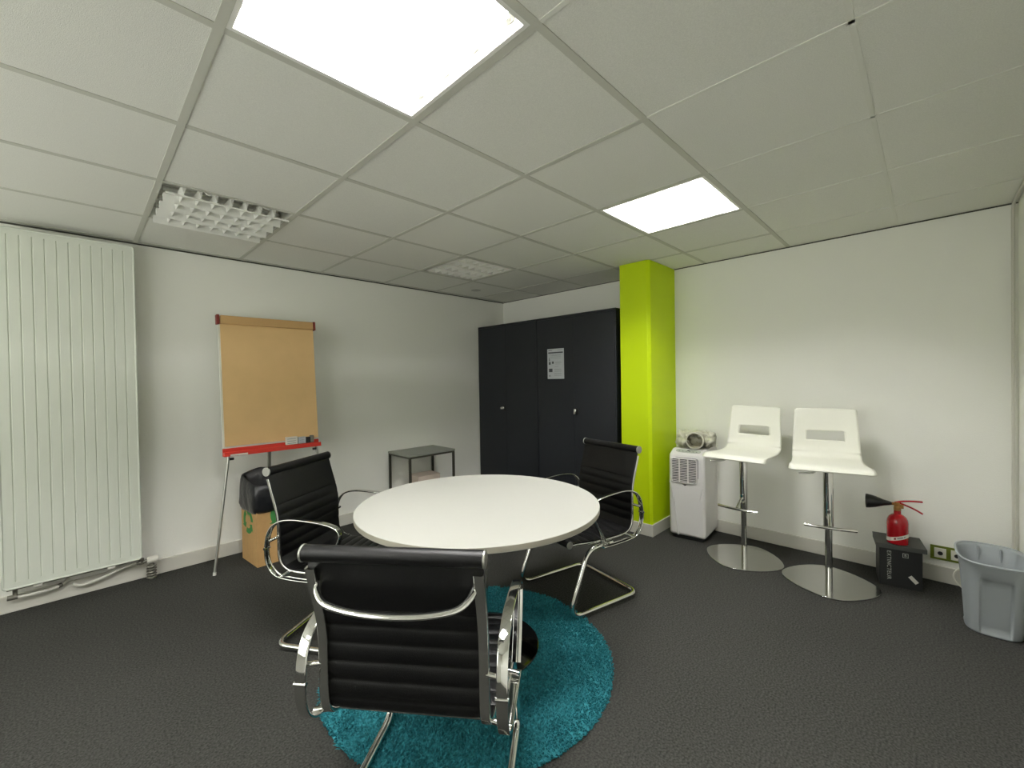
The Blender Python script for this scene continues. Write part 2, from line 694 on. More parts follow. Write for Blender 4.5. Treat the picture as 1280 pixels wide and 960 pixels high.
# ================================================================== CABINETS
def cabinet(y0, y1, hy, label):
    D, Hh = .43, 1.905
    xc = XB - .004 - D / 2
    t = thing('metal_cabinet', label, 'cabinet', (xc, (y0 + y1) / 2, 0), 0, 'dark metal storage cabinets')
    w2 = (y1 - y0) / 2
    bm = BM()
    bb(bm, -D / 2 + .02, D / 2, -w2, w2, .0, Hh)
    bb(bm, -D / 2, -D / 2 + .02, -w2, w2, .0, .05)
    bb(bm, -D / 2, -D / 2 + .02, -w2, w2, Hh - .022, Hh)
    bb(bm, -D / 2, -D / 2 + .02, -w2, -w2 + .012, .05, Hh - .022)
    bb(bm, -D / 2, -D / 2 + .02, w2 - .012, w2, .05, Hh - .022)
    obj('body', bm, M['cabinet'], t, bevel=.0015)
    hl = hy - (y0 + y1) / 2
    for a, b in ((-w2 + .0135, -.0008), (.0008, w2 - .0135)):
        bm = BM()
        bb(bm, -D / 2 - .001, -D / 2 + .018, a, b, .052, Hh - .0235)
        dr = obj('door', bm, M['cabinet'], t, bevel=.0012)
        if a < hl < b:
            bm = BM()
            lathe(bm, [(0, .003), (.030, .003), (.034, .001), (.034, 0), (0, 0)], 28, at=(-D / 2 - .001, hl, .98), mtx=RY(-PI / 2))
            lk = obj('lock_plate', bm, M['cabdark'], dr)
            bm = BM()
            sweep(bm, [Vector((-D / 2 - .004, hl, .98)), Vector((-D / 2 - .02, hl, .98))], circ(.011, 16))
            box(bm, (-D / 2 - .024, hl, .98), (.016, .026, .056), rot=RX(.15 if hy < 1.5 else 1.45))
            obj('handle', bm, M['chrome'], dr, bevel=.006, seg=3)
    return t


cabinet(1.520, 2.425, 2.012, 'left dark blue-black two-door metal cabinet in the far corner')
cabinet(.603, 1.512, 1.035, 'right dark blue-black two-door metal cabinet with a notice taped on it')
# notice
t = thing('paper_notice', 'printed white A4 notice on the right dark cabinet', 'notice', (2.4045, 1.275, 1.44))
bm = BM(); bb(bm, -.0006, 0, -.103, .103, -.148, .148)
obj('sheet', bm, M['paper'], t)
bm = BM()


def ln(y, z, wy, hz, mi=0):   # y measured from the left edge seen by the reader
    yy = .103 - y - wy
    bb(bm, -.0011, -.0005, yy, yy + wy, .148 - z - hz, .148 - z, mi=mi)


ln(.012, .012, .05, .005); ln(.13, .010, .06, .004, 1)
ln(.012, .032, .182, .013)
for k, z in enumerate((.058, .066, .078, .092)):
    ln(.02 + .03 * (k % 2), z, .15 - .03 * (k % 2), .003, 1)
for z in (.095, .110):
    ln(.018, z, .014, .009)
ln(.018, .128, .022, .028); ln(.058, .125, .022, .022); ln(.10, .128, .07, .003, 1); ln(.10, .138, .08, .003, 1); ln(.10, .150, .06, .003, 1)
ln(.018, .195, .045, .034); ln(.09, .175, .05, .003, 1)
for z in (.20, .21, .222, .24, .25, .262):
    ln(.085, z, .09, .003, 1)
ln(.018, .258, .02, .016, 1)
obj('printed_text', bm, [M['ink'], M['inkpale']], t)

# ================================================================== FLIPCHART
t = thing('flipchart', 'flipchart easel with blank brown kraft paper and red tray by the left wall', 'flipchart', (.147, 2.2, 0))
A0, A1 = Vector((0, .0, .833)), Vector((0, .07, 1.785))      # board bottom / top (local y)
tilt = math.atan2(A1.y - A0.y, A1.z - A0.z)
L = (A1 - A0).length
Bd = T(*A0) @ RX(-tilt)          # local board frame: x right, z up the board, -y out
hw = .328
def bo(name, bm, m, par=None, **k):
    bmesh.ops.transform(bm, matrix=Bd, verts=bm.verts[:])
    return obj(name, bm, m, par or t, **k)
bm = BM(); bb(bm, -hw, hw, .0, .016, 0, L - .004)
bo('board', bm, M['board'], bevel=.002)
bm = BM(); bb(bm, -hw + .012, hw - .004, -.008, -.0005, .018, L - .055)
bo('paper_pad', bm, M['kraft'])
bm = BM()
bb(bm, -hw + .012, hw - .006, -.024, .0, L - .062, L)
bo('top_clamp', bm, M['kraftdark'], bevel=.006)
bm = BM()
for s in (-1, 1):
    bb(bm, s * (hw + .002) - .009, s * (hw + .002) + .009, -.027, .02, L - .066, L + .003)
bmesh.ops.transform(bm, matrix=Bd, verts=bm.verts[:])
objs('clamp_end_cap', bm, M['darkred'], t, bevel=.003)
bm = BM()
poly = [(0.0, -.05), (0, .005), (-.012, .005), (-.012, -.022), (-.05, -.030), (-.056, -.018), (-.062, -.02), (-.062, -.05)]
mt = Matrix(((0, 0, 1, 0), (1, 0, 0, 0), (0, 1, 0, 0), (0, 0, 0, 1)))
prism(bm, poly, -hw - .004, hw - .004, mtx=mt)
tr = bo('pen_tray', bm, M['red'], bevel=.002)
bm = BM(); bb(bm, -.298, -.19, -.0638, -.0618, -.048, -.036)
bo('tray_label', bm, M['label'], tr)
for s in (-1, 1):
    bm = BM()
    pth = [Vector((s * .298, -.02, .788)), Vector((s * .41, -.088, .008))]
    sweep(bm, pth, circ(.0085, 12))
    lg = obj('leg', bm, M['alu'], t)
    bm = BM()
    sweep(bm, [Vector((s * .4085, -.087, .02)), Vector((s * .4105, -.0885, 0.0))], circ(.0105, 12))
    obj('foot_cap', bm, M['board'], lg)
    bm = BM()
    tube(bm, [(s * .296, -.03, .765), (s * .27, -.03, .765)], .009, 10)
    obj('clamp_knob', bm, M['foot'], lg)
bm = BM()
sweep(bm, [Vector((0, .06, 1.35)), Vector((0, .205, .005))], rrect(.024, .014, .003), up=(1, 0, 0))
obj('leg', bm, M['alu'], t)
# small things on the tray
for nm, lab, xx0, xx1, hh, mm in (('marker_box', 'larger white box of markers on the red flipchart tray', .214, .296, .058, 'label'),
                                  ('eraser_box', 'small white striped box beside the larger marker box on the tray', .302, .356, .05, 'paper')):
    bt = thing(nm, lab, 'box', ((xx0 + xx1) / 2, 2.155, .8225))
    bm = BM(); bb(bm, -(xx1 - xx0) / 2, (xx1 - xx0) / 2, -.014, .014, 0, hh)
    obj('carton', bm, M[mm], bt, bevel=.002)
    bm = BM()
    for k in range(3):
        bb(bm, -(xx1 - xx0) / 2 + .008, (xx1 - xx0) / 2 - .012, -.0146, -.0138, .008 + k * .017, .012 + k * .017)
    obj('printed_stripes', bm, M['inkpale'], bt)
bt = thing('board_eraser', 'dark grey board eraser at the right of the boxes on the tray', 'eraser', (.385, 2.155, .8225))
bm = BM(); bb(bm, -.024, .006, -.014, .014, 0, .045)
obj('felt_block', bm, M['foot'], bt, bevel=.003)
bm = BM(); bb(bm, .0065, .034, -.014, .014, 0, .055)
obj('grip', bm, M['greymetal'], bt, bevel=.004)

# ================================================================== RECYCLING BOX WITH BLACK LINER
t = thing('cardboard_bin', 'cardboard recycling box lined with a black plastic bag, under the flipchart', 'waste box', (-.028, 2.022, 0), math.radians(5))
bw, bd, bh = .27, .285, .53
bm = BM()
for (a, b, c_, d_) in ((0, bw, 0, .005), (0, bw, bd - .005, bd), (0, .005, .005, bd - .005), (bw - .005, bw, .005, bd - .005)):
    bb(bm, a, b, c_, d_, 0, bh)
bb(bm, .005, bw - .005, .005, bd - .005, 0, .006)
bx = obj('box', bm, M['cardboard'], t)


def recycle(bm, mtx, R=.06):
    for k in range(3):
        a0 = 2 * PI * k / 3 + .2
        pts_ = []
        m = 8
        arc = [a0 + (2 * PI / 3 - .75) * j / m for j in range(m + 1)]
        outer = [(R * math.cos(a), R * math.sin(a)) for a in arc]
        inner = [(R * .58 * math.cos(a), R * .58 * math.sin(a)) for a in arc]
        tip = arc[-1] + .5
        e = arc[-1]
        poly = outer + [(R * 1.22 * math.cos(e), R * 1.22 * math.sin(e)), (R * .8 * math.cos(tip), R * .8 * math.sin(tip)), (R * .36 * math.cos(e), R * .36 * math.sin(e))] + inner[::-1]
        prism(bm, poly, 0, .0008, mtx=mtx)


bm = BM(); recycle(bm, T(.19, -.0005, .345) @ RX(PI / 2), .10)
obj('recycling_mark', bm, M['leafgreen'], bx)
bm = BM(); recycle(bm, T(-.0005, .155, .30) @ RY(-PI / 2) @ RZ(.4), .09)
obj('recycling_mark', bm, M['leafgreen'], bx)
bm = BM()
NB = 72
loops = []
prof = [(-.07, .33, 0), (-.045, .45, .5), (-.020, .55, .5), (-.008, .60, .2), (.001, .612, .1), (.008, .606, .2), (.014, .58, .6), (.017, .54, .9), (.019, .50, 1), (.021, .46, 1), (.022, .42, 1), (.018, .39, .8), (.010, .372, .5), (.0065, .376, .0)]
for off, z, nz in prof:
    Lp = []
    for k in range(NB):
        a = 2 * PI * k / NB
        ca, sa = math.cos(a), math.sin(a)
        p = 7.0
        r = (abs(ca) ** p + abs(sa) ** p) ** (-1 / p)
        cx, cy = bw / 2, bd / 2
        x = cx + r * ca * (bw / 2 + off)
        y = cy + r * sa * (bd / 2 + off)
        nv = noise.noise(Vector((x * 14, y * 14, z * 9)))
        n2 = noise.noise(Vector((x * 30 + 5, y * 30, z * 16)))
        k2 = (.016 if off > .004 else (.02 if off < -.015 else 0)) * nz * (nv * .8 + n2 * .5) + .004 * nz * noise.noise(Vector((a * 3, z * 60 + a * 5, 4)))
        x += ca * k2 * .9
        y += sa * k2 * .9
        droop = .02 * noise.noise(Vector((a * 1.2, 3, 1))) + (.045 * max(0, noise.noise(Vector((a * .9 + 2, 0, 0)))))
        zz = z + droop * (1 if z > .34 and off > .004 else .3) + .01 * nv * nz
        zz += max(0, min(1, (z - .42) / .15)) * (.055 * (y / bd - .5) + .03 * (x / bw - .5))
        Lp.append((x, y, zz))
    loops.append(Lp)
loft(bm, loops, cap0=True, cap1=False)
obj('bag_liner', bm, M['bag'], t, sharp=0)

# ================================================================== SIDE TABLE + CARTON
t = thing('side_table', 'small grey side table with thin dark legs against the left wall', 'side table', (1.485, 2.242, 0))
bm = BM(); bb(bm, -.262, .262, -.193, .193, .592, .609)
obj('tabletop', bm, M['tablegrey'], t, bevel=.0015)
for sx in (-1, 1):
    for sy in (-1, 1):
        bm = BM(); bb(bm, sx * .2495 - .0095, sx * .2495 + .0095, sy * .18 - .0095, sy * .18 + .0095, 0, .592)
        obj('leg', bm, M['darksteel'], t)
bm = BM()
for sy in (-1, 1):
    bb(bm, -.25, .25, sy * .18 - .008, sy * .18 + .008, .574, .592)
for sx in (-1, 1):
    bb(bm, sx * .2495 - .008, sx * .2495 + .008, -.18, .18, .574, .592)
obj('apron_frame', bm, M['darksteel'], t)
t = thing('carton', 'pale closed carton standing under the small grey side table', 'box', (1.515, 2.25, 0), math.radians(-4))
bm = BM(); bb(bm, -.125, .125, -.09, .09, 0, .365)
obj('carton_body', bm, M['pinkcarton'], t, bevel=.002)
bm = BM()
bb(bm, -.126, .126, -.092, -.004, .3655, .3685); bb(bm, -.126, .126, .004, .092, .3655, .3685)
objs('flap', bm, M['pinkcarton'], t)

# ================================================================== RUG
RC = (.385, .195)
bm = BM()
lathe(bm, [(0, 0), (.640, 0), (.645, .003), (.640, .006), (0, .006)], 96)
rug = thing('round_rug', 'round teal shag rug under the round table', 'rug', (RC[0], RC[1], 0))
obj('rug_backing', bm, M['rug'], rug)
verts, faces = [], []
rnd = random.Random(3)
N = 30000
for i in range(N):
    r = .650 * math.sqrt(rnd.random())
    a = rnd.random() * 2 * PI
    x, y = r * math.cos(a), r * math.sin(a)
    h = .006 + .005 * rnd.random()
    fx = noise.noise(Vector((x * 9, y * 9, 0))) * .012 + rnd.uniform(-.007, .007)
    fy = noise.noise(Vector((x * 9, y * 9, 7))) * .012 + rnd.uniform(-.007, .007)
    if r > .63:
        fx += .006 * math.cos(a); fy += .006 * math.sin(a)
    ang = rnd.random() * PI
    q = .0028 + .0012 * rnd.random()
    b = len(verts)
    for k in range(3):
        aa = ang + k * 2.094
        verts.append((x + q * math.cos(aa), y + q * math.sin(aa), .004))
    for k in range(3):
        aa = ang + k * 2.094 + .4
        verts.append((x + fx * .6 + q * .8 * math.cos(aa), y + fy * .6 + q * .8 * math.sin(aa), .006 + h * .75))
    verts.append((x + fx, y + fy, .006 + h))
    for k in range(3):
        k2 = (k + 1) % 3
        faces.append((b + k, b + k2, b + 3 + k2, b + 3 + k))
        faces.append((b + 3 + k, b + 3 + k2, b + 6))
me = bpy.data.meshes.new('rug_pile')
me.from_pydata(verts, [], faces)
me.materials.append(M['rug'])
o = bpy.data.objects.new('rug_pile', me)
C.objects.link(o)
o.parent = rug
o['kind'] = 'stuff'

# ================================================================== ROUND TABLE
TC = (.468, .213)
t = thing('round_table', 'round white meeting table on a chrome pedestal, centre of the room', 'table', (TC[0], TC[1], 0))
TZ = .708
bm = BM()
lathe(bm, [(0, TZ - .026), (.569, TZ - .026), (.573, TZ - .023), (.573, TZ - .002), (.571, TZ), (0, TZ)], 128)
for f in bm.faces:
    f.material_index = 1 if (abs(f.normal.z) < .5 and f.calc_center_median().xy.length > .5) else 0
obj('tabletop', bm, [M['tabletop'], M['tableedge']], t, sharp=30)
bm = BM()
lathe(bm, [(0, .0062), (.274, .0062), (.277, .010), (.277, .016), (.272, .019), (.12, .024), (.06, .030), (.045, .045), (0, .045)], 64)
obj('base', bm, M['darkchrome'], t)
bm = BM()
lathe(bm, [(0, .044), (.036, .044), (.036, TZ - .05), (0, TZ - .05)], 32)
obj('column', bm, M['chrome'], t)
bm = BM()
for k in range(4):
    box(bm, (0, 0, TZ - .039), (.62, .045, .022), rot=RZ(PI / 4 * k)) if k % 2 == 0 else None
obj('support_bar', bm, M['greymetal'], t)

# ================================================================== MEETING CHAIRS
def make_chair(label):
    t = thing('meeting_chair', label, 'chair', (0, 0, 0), 0, 'black ribbed meeting chairs around the round table')
    RL = .222          # lateral position of side rails
    rail = [(-.300, .862), (-.272, .765), (-.247, .68), (-.236, .615), (-.234, .52), (-.233, .455), (-.222, .415), (-.192, .392),
            (-.14, .384), (-.02, .384), (.10, .392), (.18, .400), (.238, .402)]
    rp = smooth_path([(0, y, z) for y, z in rail], 5)
    # cumulative length
    S = [0]
    for a, b in zip(rp, rp[1:]):
        S.append(S[-1] + (b - a).length)
    tot = S[-1]

    def at(s):
        s = max(0, min(tot, s))
        i = 0
        while i < len(S) - 2 and S[i + 1] < s:
            i += 1
        k = (s - S[i]) / max(1e-9, S[i + 1] - S[i])
        p = rp[i].lerp(rp[i + 1], k)
        tg = (rp[i + 1] - rp[i]).normalized()
        if 0 < i < len(rp) - 2:
            t0 = (rp[i + 1] - rp[i - 1]).normalized(); t1 = (rp[i + 2] - rp[i]).normalized()
            tg = t0.lerp(t1, k).normalized()
        return p, tg

    def sling(name, s0, s1, flat):
        bm = BM()
        pitch = .0505
        n = int((s1 - s0) / .0042)
        xsn = 10
        half = RL + .008
        top, bot = [], []
        for i in range(n + 1):
            s = s0 + (s1 - s0) * i / n
            p, tg = at(s)
            nv = Vector((0, -tg.z, tg.y))   # towards front / up side
            if nv.z < 0 and abs(tg.y) > .5:
                nv = -nv
            if flat[0] <= s <= flat[1]:
                h = .0085
            else:
                ph = ((s - flat[1]) / pitch) % 1.0
                h = .0035 + .0065 * math.sin(PI * ph) ** .55
            rt, rb = [], []
            for j in range(xsn + 1):
                u = -1 + 2 * j / xsn
                e = 1 - abs(u) ** 14 * .6
                rt.append(bm.verts.new(p + Vector((u * half, 0, 0)) + nv * h * e))
                rb.append(bm.verts.new(p + Vector((u * half, 0, 0)) - nv * h * e))
            top.append(rt); bot.append(rb)
        for i in range(n):
            for j in range(xsn):
                bm.faces.new((top[i][j], top[i][j + 1], top[i + 1][j + 1], top[i + 1][j]))
                bm.faces.new((bot[i][j], bot[i + 1][j], bot[i + 1][j + 1], bot[i][j + 1]))
            bm.faces.new((top[i][0], top[i + 1][0], bot[i + 1][0], bot[i][0]))
            bm.faces.new((top[i][-1], bot[i][-1], bot[i + 1][-1], top[i + 1][-1]))
        for R1, R2 in ((top[0], bot[0]), (top[-1], bot[-1])):
            for j in range(xsn):
                bm.faces.new((R1[j], R2[j], R2[j + 1], R1[j + 1]))
        for f in bm.faces:
            f.smooth = True
        return bm

    sb = .53                        # backrest / seat split along the rail
    bm = sling('backrest', 0.0, sb, (0, .175))
    p0 = rp[0]
    bmesh_roll = lambda b, y, z, r: tube(b, [(-RL - .010, y, z), (RL + .010, y, z)], r, 24)
    bmesh_roll(bm, -.300, .856, .0215)
    obj('backrest', bm, M['leather'], t, sharp=50)
    bm = sling('seat', sb + .0008, tot - .006, (99, sb + .005))
    bmesh_roll(bm, .240, .401, .019)
    obj('seat', bm, M['leather'], t, sharp=50)
    for s in (-1, 1):
        bm = BM()
        rpo = []
        for i, p in enumerate(rp):
            tg = (rp[min(i + 1, len(rp) - 1)] - rp[max(i - 1, 0)]).normalized()
            rpo.append(p + Vector((s * (RL - .004), 0, 0)) - Vector((0, -tg.z, tg.y)) * .012)
        sweep(bm, rpo[2:-2], rrect(.026, .016, .004), up=(1, 0, 0))
        rl = obj('side_rail', bm, M['chrome'], t)
        bm = BM()
        for (y, z, r) in ((-.300, .856, .0225), (.240, .401, .020)):
            tube(bm, [(s * (RL + .0102), y, z), (s * (RL + .0165), y, z)], r, 24)
        objs('end_cap', bm, M['alu'], rl, bevel=.002)
        # armrest loop: flat chrome band
        AX = .268
        arm = [(.022, .392), (.062, .455), (.102, .525), (.122, .580), (.105, .612), (.05, .630), (-.04, .640), (-.13, .643), (-.195, .632),
               (-.245, .600), (-.270, .545), (-.277, .47), (-.262, .412), (-.225, .374), (-.16, .360), (-.05, .356), (.035, .357)]
        ap = smooth_path([(s * AX, y, z) for y, z in arm], 5)

        bm = BM()
        sweep(bm, ap, rrect(.030, .0085, .003), up=(1, 0, 0))
        ar = obj('armrest', bm, M['chrome'], t)
        bm = BM()
        for (y, z) in ((-.258, .535), (-.20, .368), (.0, .372)):
            tube(bm, [(s * (RL - .004), y + .012, z + .004), (s * (AX + .012), y, z)], .0075, 14)
        objs('connector_bolt', bm, M['chrome'], ar)
        bm = BM()
        tube(bm, [(s * (AX - .017), -.277, .498), (s * (AX + .017), -.277, .498)], .0065, 12)
        obj('clamp_band', bm, M['satin'], ar)
    # cantilever frame: one bent tube
    LW = .242
    half = [(LW, -.06, .357), (LW, .115, .352), (LW, .258, .0145), (LW, -.262, .0145)]
    pts = [(x, y, z) for x, y, z in half] + [(-x, y, z) for x, y, z in reversed(half)]
    bm = BM()
    pth = rounded(pts, [.03, .06, .09, .065, .065, .09, .06, .03], 7)
    sweep(bm, pth, circ(.014, 14))
    obj('cantilever_frame', bm, M['satin'] if False else M['chrome'], t)
    # bowed stretcher behind the backrest
    bm = BM()
    st = smooth_path([(-RL + .016, -.283, .775), (-RL + .026, -.305, .758), (-.165, -.324, .740), (-.09, -.334, .728), (0, -.337, .724), (.09, -.334, .728), (.165, -.324, .740), (RL - .026, -.305, .758), (RL - .016, -.283, .775)], 6)
    sweep(bm, st, circ(.0095, 16, .007))
    obj('back_stretcher', bm, M['chrome'], t)
    bm = BM()
    for y, z in ((-.17, .365), (.06, .370)):
        tube(bm, [(-RL, y, z), (RL, y, z)], .008, 12)
    objs('cross_bar', bm, M['chrome'], t)
    return t


def face(dx, dy):            # chair looks along local +Y
    return math.atan2(dy, dx) - PI / 2


ch = make_chair('black ribbed chrome-armed chair in the foreground with its back to the viewer')
CZ = .006
ch.location = (-.105, -.209, CZ)
ch.rotation_euler = (0, 0, face(.793, .609))
dup(ch, (.111, .836, CZ), face(.53, -.846), 'black ribbed chrome-armed chair left of the table, in front of the cardboard bin')
dup(ch, (1.219, .192, CZ), face(-.972, .235), 'black ribbed chrome-armed chair right of the table, in front of the green column')

# ================================================================== PORTABLE AIR CONDITIONER
AF = Vector((-.997, -.080))
arz = math.atan2(AF.y, AF.x) + PI / 2      # local -Y is front
t = thing('portable_air_conditioner', 'white portable air conditioner beside the green column', 'air conditioner', (2.645, .040, 0), arz)
wd, dp = .276, .365
prof = [(-dp / 2, .03), (-dp / 2 - .004, .30), (-dp / 2, .62), (-dp / 2 + .004, .668), (-dp / 2 + .012, .678), (-dp / 2 + .085, .712), (dp / 2, .712), (dp / 2, .03)]
bm = BM()
mt = Matrix(((0, 0, 1, 0), (1, 0, 0, 0), (0, 1, 0, 0), (0, 0, 0, 1)))
prism(bm, prof, -wd / 2, wd / 2, mtx=mt)
obj('housing', bm, M['acwhite'], t, bevel=.022, seg=5)
bm = BM(); bb(bm, -wd / 2 + .02, wd / 2 - .02, -dp / 2 + .02, dp / 2 - .02, 0, .04)
obj('plinth', bm, M['foot'], t, bevel=.006)
bm = BM()
fy = -dp / 2 - .0035
bb(bm, -.112, .078, fy - .0035, fy + .012, .458, .642, mi=1)
for k in range(13):
    z = .467 + k * .0134
    bb(bm, -.110, .076, fy - .006, fy, z, z + .0052)
for x in (-.052, .014):
    bb(bm, x - .005, x + .005, fy - .007, fy, .462, .64)
sweep(bm, rounded([(-.112, fy - .003, .456), (.079, fy - .003, .456), (.079, fy - .003, .644), (-.112, fy - .003, .644)], .016, 5, closed=True), circ(.0045, 8), closed=True)
obj('air_grille', bm, [M['acwhite'], M['acdark']], t)
bm = BM()
sweep(bm, rounded([(-.08, fy - .001, .653), (.089, fy - .001, .653), (.089, fy - .001, .50)], .02, 5), circ(.0018, 8))
obj('grille_seam', bm, M['acdark'], t)
# control panel on the sloped lip
Mp = T(0, -dp / 2 + .052, .6985) @ RX(math.radians(25))
bm = BM()
ov = [(.095 * (abs(math.cos(a)) ** .6) * (1 if math.cos(a) > 0 else -1), .022 * (abs(math.sin(a)) ** .7) * (1 if math.sin(a) > 0 else -1)) for a in [2 * PI * k / 40 for k in range(40)]]
prism(bm, ov, -.001, .002, mtx=Mp)
cp = obj('control_panel', bm, M['acpanel'], t)
bm = BM()
box(bm, (0, .003, .0024), (.016, .010, .001))
for k in range(6):
    box(bm, (-.066 + k * .0265, -.008, .0024), (.009, .004, .001))
bmesh.ops.transform(bm, matrix=Mp, verts=bm.verts[:])
obj('button_row', bm, M['acdark'], cp)
for s, zz in ((-1, (.455, .36, .24, .12, .035)), (1, (.42, .37, .33))):
    bm = BM()
    pts = [(s * (.128 - .062 * ((.455 - z) / .42) ** .75), fy - .0005, z) for z in zz]
    tube(bm, pts, .006, 10, sm=5)
    obj('trim_line', bm, M['acwhite'], t)
bm = BM()
prism(bm, [(-.018, .004), (0, .006), (.018, .004), (.006, -.003), (0, -.006), (-.006, -.003)], 0, .001, mtx=T(-.012, fy, .437) @ RX(PI / 2))
obj('badge', bm, M['acdark'], t)
# exhaust hose lying on top
t = thing('exhaust_hose', 'crumpled pale hose with a round open end on top of the air conditioner', 'hose', (2.63, .015, .7125), -1.40)
bm = BM()
path = [Vector((-.150 + .285 * k / 40, .055, .068)) for k in range(41)]
rings = sweep(bm, path, circ(.066, 28), cap=True, scale=lambda u: (1 + .03 * math.sin(u * 75)) * (.90 + .1 * math.sin(u * PI)))
for v in bm.verts:
    d = noise.noise(v.co * 26) * .022 + noise.noise(v.co * 70) * .009
    v.co += Vector((0, v.co.y - .055, v.co.z - .068)).normalized() * d
    v.co.z = max(v.co.z, .002)
obj('hose_body', bm, M['hose'], t, sharp=0)
bm = BM()
lathe(bm, [(.058, 0), (.066, 0), (.069, .004), (.068, .010), (.065, .014), (.066, .11), (.05, .12), (.0, .12)], 40, at=(.012, -.098, .070), mtx=RX(-PI / 2))
obj('open_collar', bm, M['hose'], t)
bm = BM()
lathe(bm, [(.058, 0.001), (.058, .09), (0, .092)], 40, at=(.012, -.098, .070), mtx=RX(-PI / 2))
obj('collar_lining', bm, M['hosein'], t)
bm = BM()
for (p, q, r_) in (((-.13, -.02, .05), (-.055, -.085, .04), .03), ((.085, -.02, .07), (.125, -.05, .045), .032), ((.07, .01, .10), (.13, -.01, .10), .026)):
    tube(bm, [p, ((p[0] + q[0]) / 2, (p[1] + q[1]) / 2, (p[2] + q[2]) / 2 + .01), q], r_, 14, sm=6)
for v in bm.verts:
    v.co += Vector((noise.noise(v.co * 50), noise.noise(v.co * 50 + Vector((9, 0, 0))), noise.noise(v.co * 50 + Vector((0, 9, 0))))) * .014
    v.co.z = max(v.co.z, .002)
objs('plastic_wrap', bm, M['hose'], t, sharp=0)

# ================================================================== BAR STOOLS
def make_stool(label):
    t = thing('bar_stool', label, 'bar stool', (0, 0, 0), 0, 'white bar stools by the back wall')   # faces local +Y
    bm = BM()
    R, p = .252, 1.55
    po = []
    for k in range(96):
        a = 2 * PI * k / 96
        ca, sa = math.cos(a), math.sin(a)
        r = R * (abs(ca) ** p + abs(sa) ** p) ** (-1 / p)
        # soften the four corners
        r = min(r, R * .985)
        po.append((r * ca, r * sa + .012))
    prism(bm, po, .0, .010, smooth=True)
    obj('base_plate', bm, M['satin'], t, bevel=.002, sharp=30)
    bm = BM()
    lathe(bm, [(0, .01), (.0195, .01), (.0195, .36), (0, .36)], 28)
    lathe(bm, [(0, .345), (.0265, .345), (.0265, .72), (0, .72)], 28)
    obj('pole', bm, M['chrome'], t)
    bm = BM()
    tube(bm, [(0, .02, .43), (0, .05, .425), (0, .118, .378)], .0085, 12)
    box(bm, (0, .024, .44), (.014, .014, .03))
    fr_ = smooth_path([(-.128, .110, .372), (-.06, .121, .372), (0, .124, .372), (.06, .121, .372), (.128, .110, .372)], 5)
    sweep(bm, fr_, circ(.0095, 14))
    obj('footrest', bm, M['chrome'], t)
    # moulded shell
    prof = [(.205, .722), (.190, .736), (.150, .745), (.06, .741), (-.05, .738), (-.13, .745), (-.172, .766), (-.195, .81), (-.205, .87), (-.214, .93), (-.226, 1.0), (-.242, 1.066)]
    P = smooth_path([(0, y, z) for y, z in prof], 6)
    S = [0]
    for a, b in zip(P, P[1:]):
        S.append(S[-1] + (b - a).length)

    def width(y, z):
        if z < .76 and y > -.15:
            u = (y + .15) / .355
            return .183 + .022 * max(0, u) ** 1.6
        u = min(1, (z - .745) / .32)
        return .185 - .017 * u
    NX = 28
    rows = []
    for q in P:
        w_ = width(q.y, q.z)
        row = []
        for j in range(NX + 1):
            u = -1 + 2 * j / NX
            x = u * w_
            y, z = q.y, q.z
            if z > 1.0:            # slightly rounded top corners
                z -= max(0, abs(u) - .9) ** 2 * 100 * .012 * ((z - 1.0) / .066)
            if z > .78:            # backrest wraps slightly forward
                y += .012 * u * u
            if y > .15:            # rounded front corners
                y -= max(0, abs(u) - .88) ** 2 * 70 * .02
            row.append(bm_v(x, y, z))
        rows.append(row)
    bm = BM()
    V = [[bm.verts.new(p) for p in r] for r in rows]
    for i in range(len(V) - 1):
        for j in range(NX):
            zc = (rows[i][NX // 2][2] + rows[i + 1][NX // 2][2]) / 2
            if .862 < zc < .918 and 6 <= j < NX - 6:
                continue
            f = bm.faces.new((V[i][j], V[i][j + 1], V[i + 1][j + 1], V[i + 1][j]))
            f.smooth = True
    obj('seat_shell', bm, M['stoolwhite'], t, solid=.010, sharp=0)
    bm = BM()
    box(bm, (0, 0, .726), (.16, .16, .012))
    obj('seat_plate', bm, M['satin'], t, bevel=.003)
    bm = BM()
    tube(bm, rounded([(.03, .05, .712), (.06, .10, .712), (.085, .15, .700), (.155, .172, .698)], .02), .0055, 12)
    obj('height_lever', bm, M['chrome'], t)
    return t


def bm_v(x, y, z):
    return (x, y, z)


st = make_stool('left white bar stool, next to the portable air conditioner')
st.location = (2.415, -.400, 0)
st.rotation_euler = (0, 0, face(-.996, .085))
dup(st, (2.378, -.893, 0), face(-.979, -.205), 'right white bar stool, next to the fire extinguisher')

# ================================================================== EXTINGUISHER ON BLACK BOX
brz = math.atan2(-.158, -.987) + PI / 2
t = thing('extinguisher_box', 'black box printed EXTINCTEUR standing on the carpet by the back wall', 'box', (2.665, -1.207, 0), brz)
bm = BM(); bb(bm, -.102, .092, -.098, .092, 0, .252)
obj('box_body', bm, M['blackcard'], t, bevel=.002)
bm = BM()
bb(bm, -.118, .110, -.116, .112, .252, .2585)
bb(bm, -.118, .110, -.1165, -.112, .232, .2585)
bb(bm, -.119, -.115, -.1165, .08, .234, .2585)
obj('lid', bm, M['greycard'], t, bevel=.002)
text_mesh('printed_word', 'EXTINCTEUR', .0275, M['letter'], t, T(-.058, -.0988, .128) @ RX(PI / 2) @ RZ(-PI / 2), spacing=1.1)
bm = BM(); bb(bm, .004, .030, -.0988, -.0978, .186, .212)
sq = obj('fire_class_square', bm, M['letter'], t)
bm = BM(); bb(bm, .0065, .0275, -.0994, -.0984, .1885, .2095)
obj('square_centre', bm, M['blackcard'], sq)
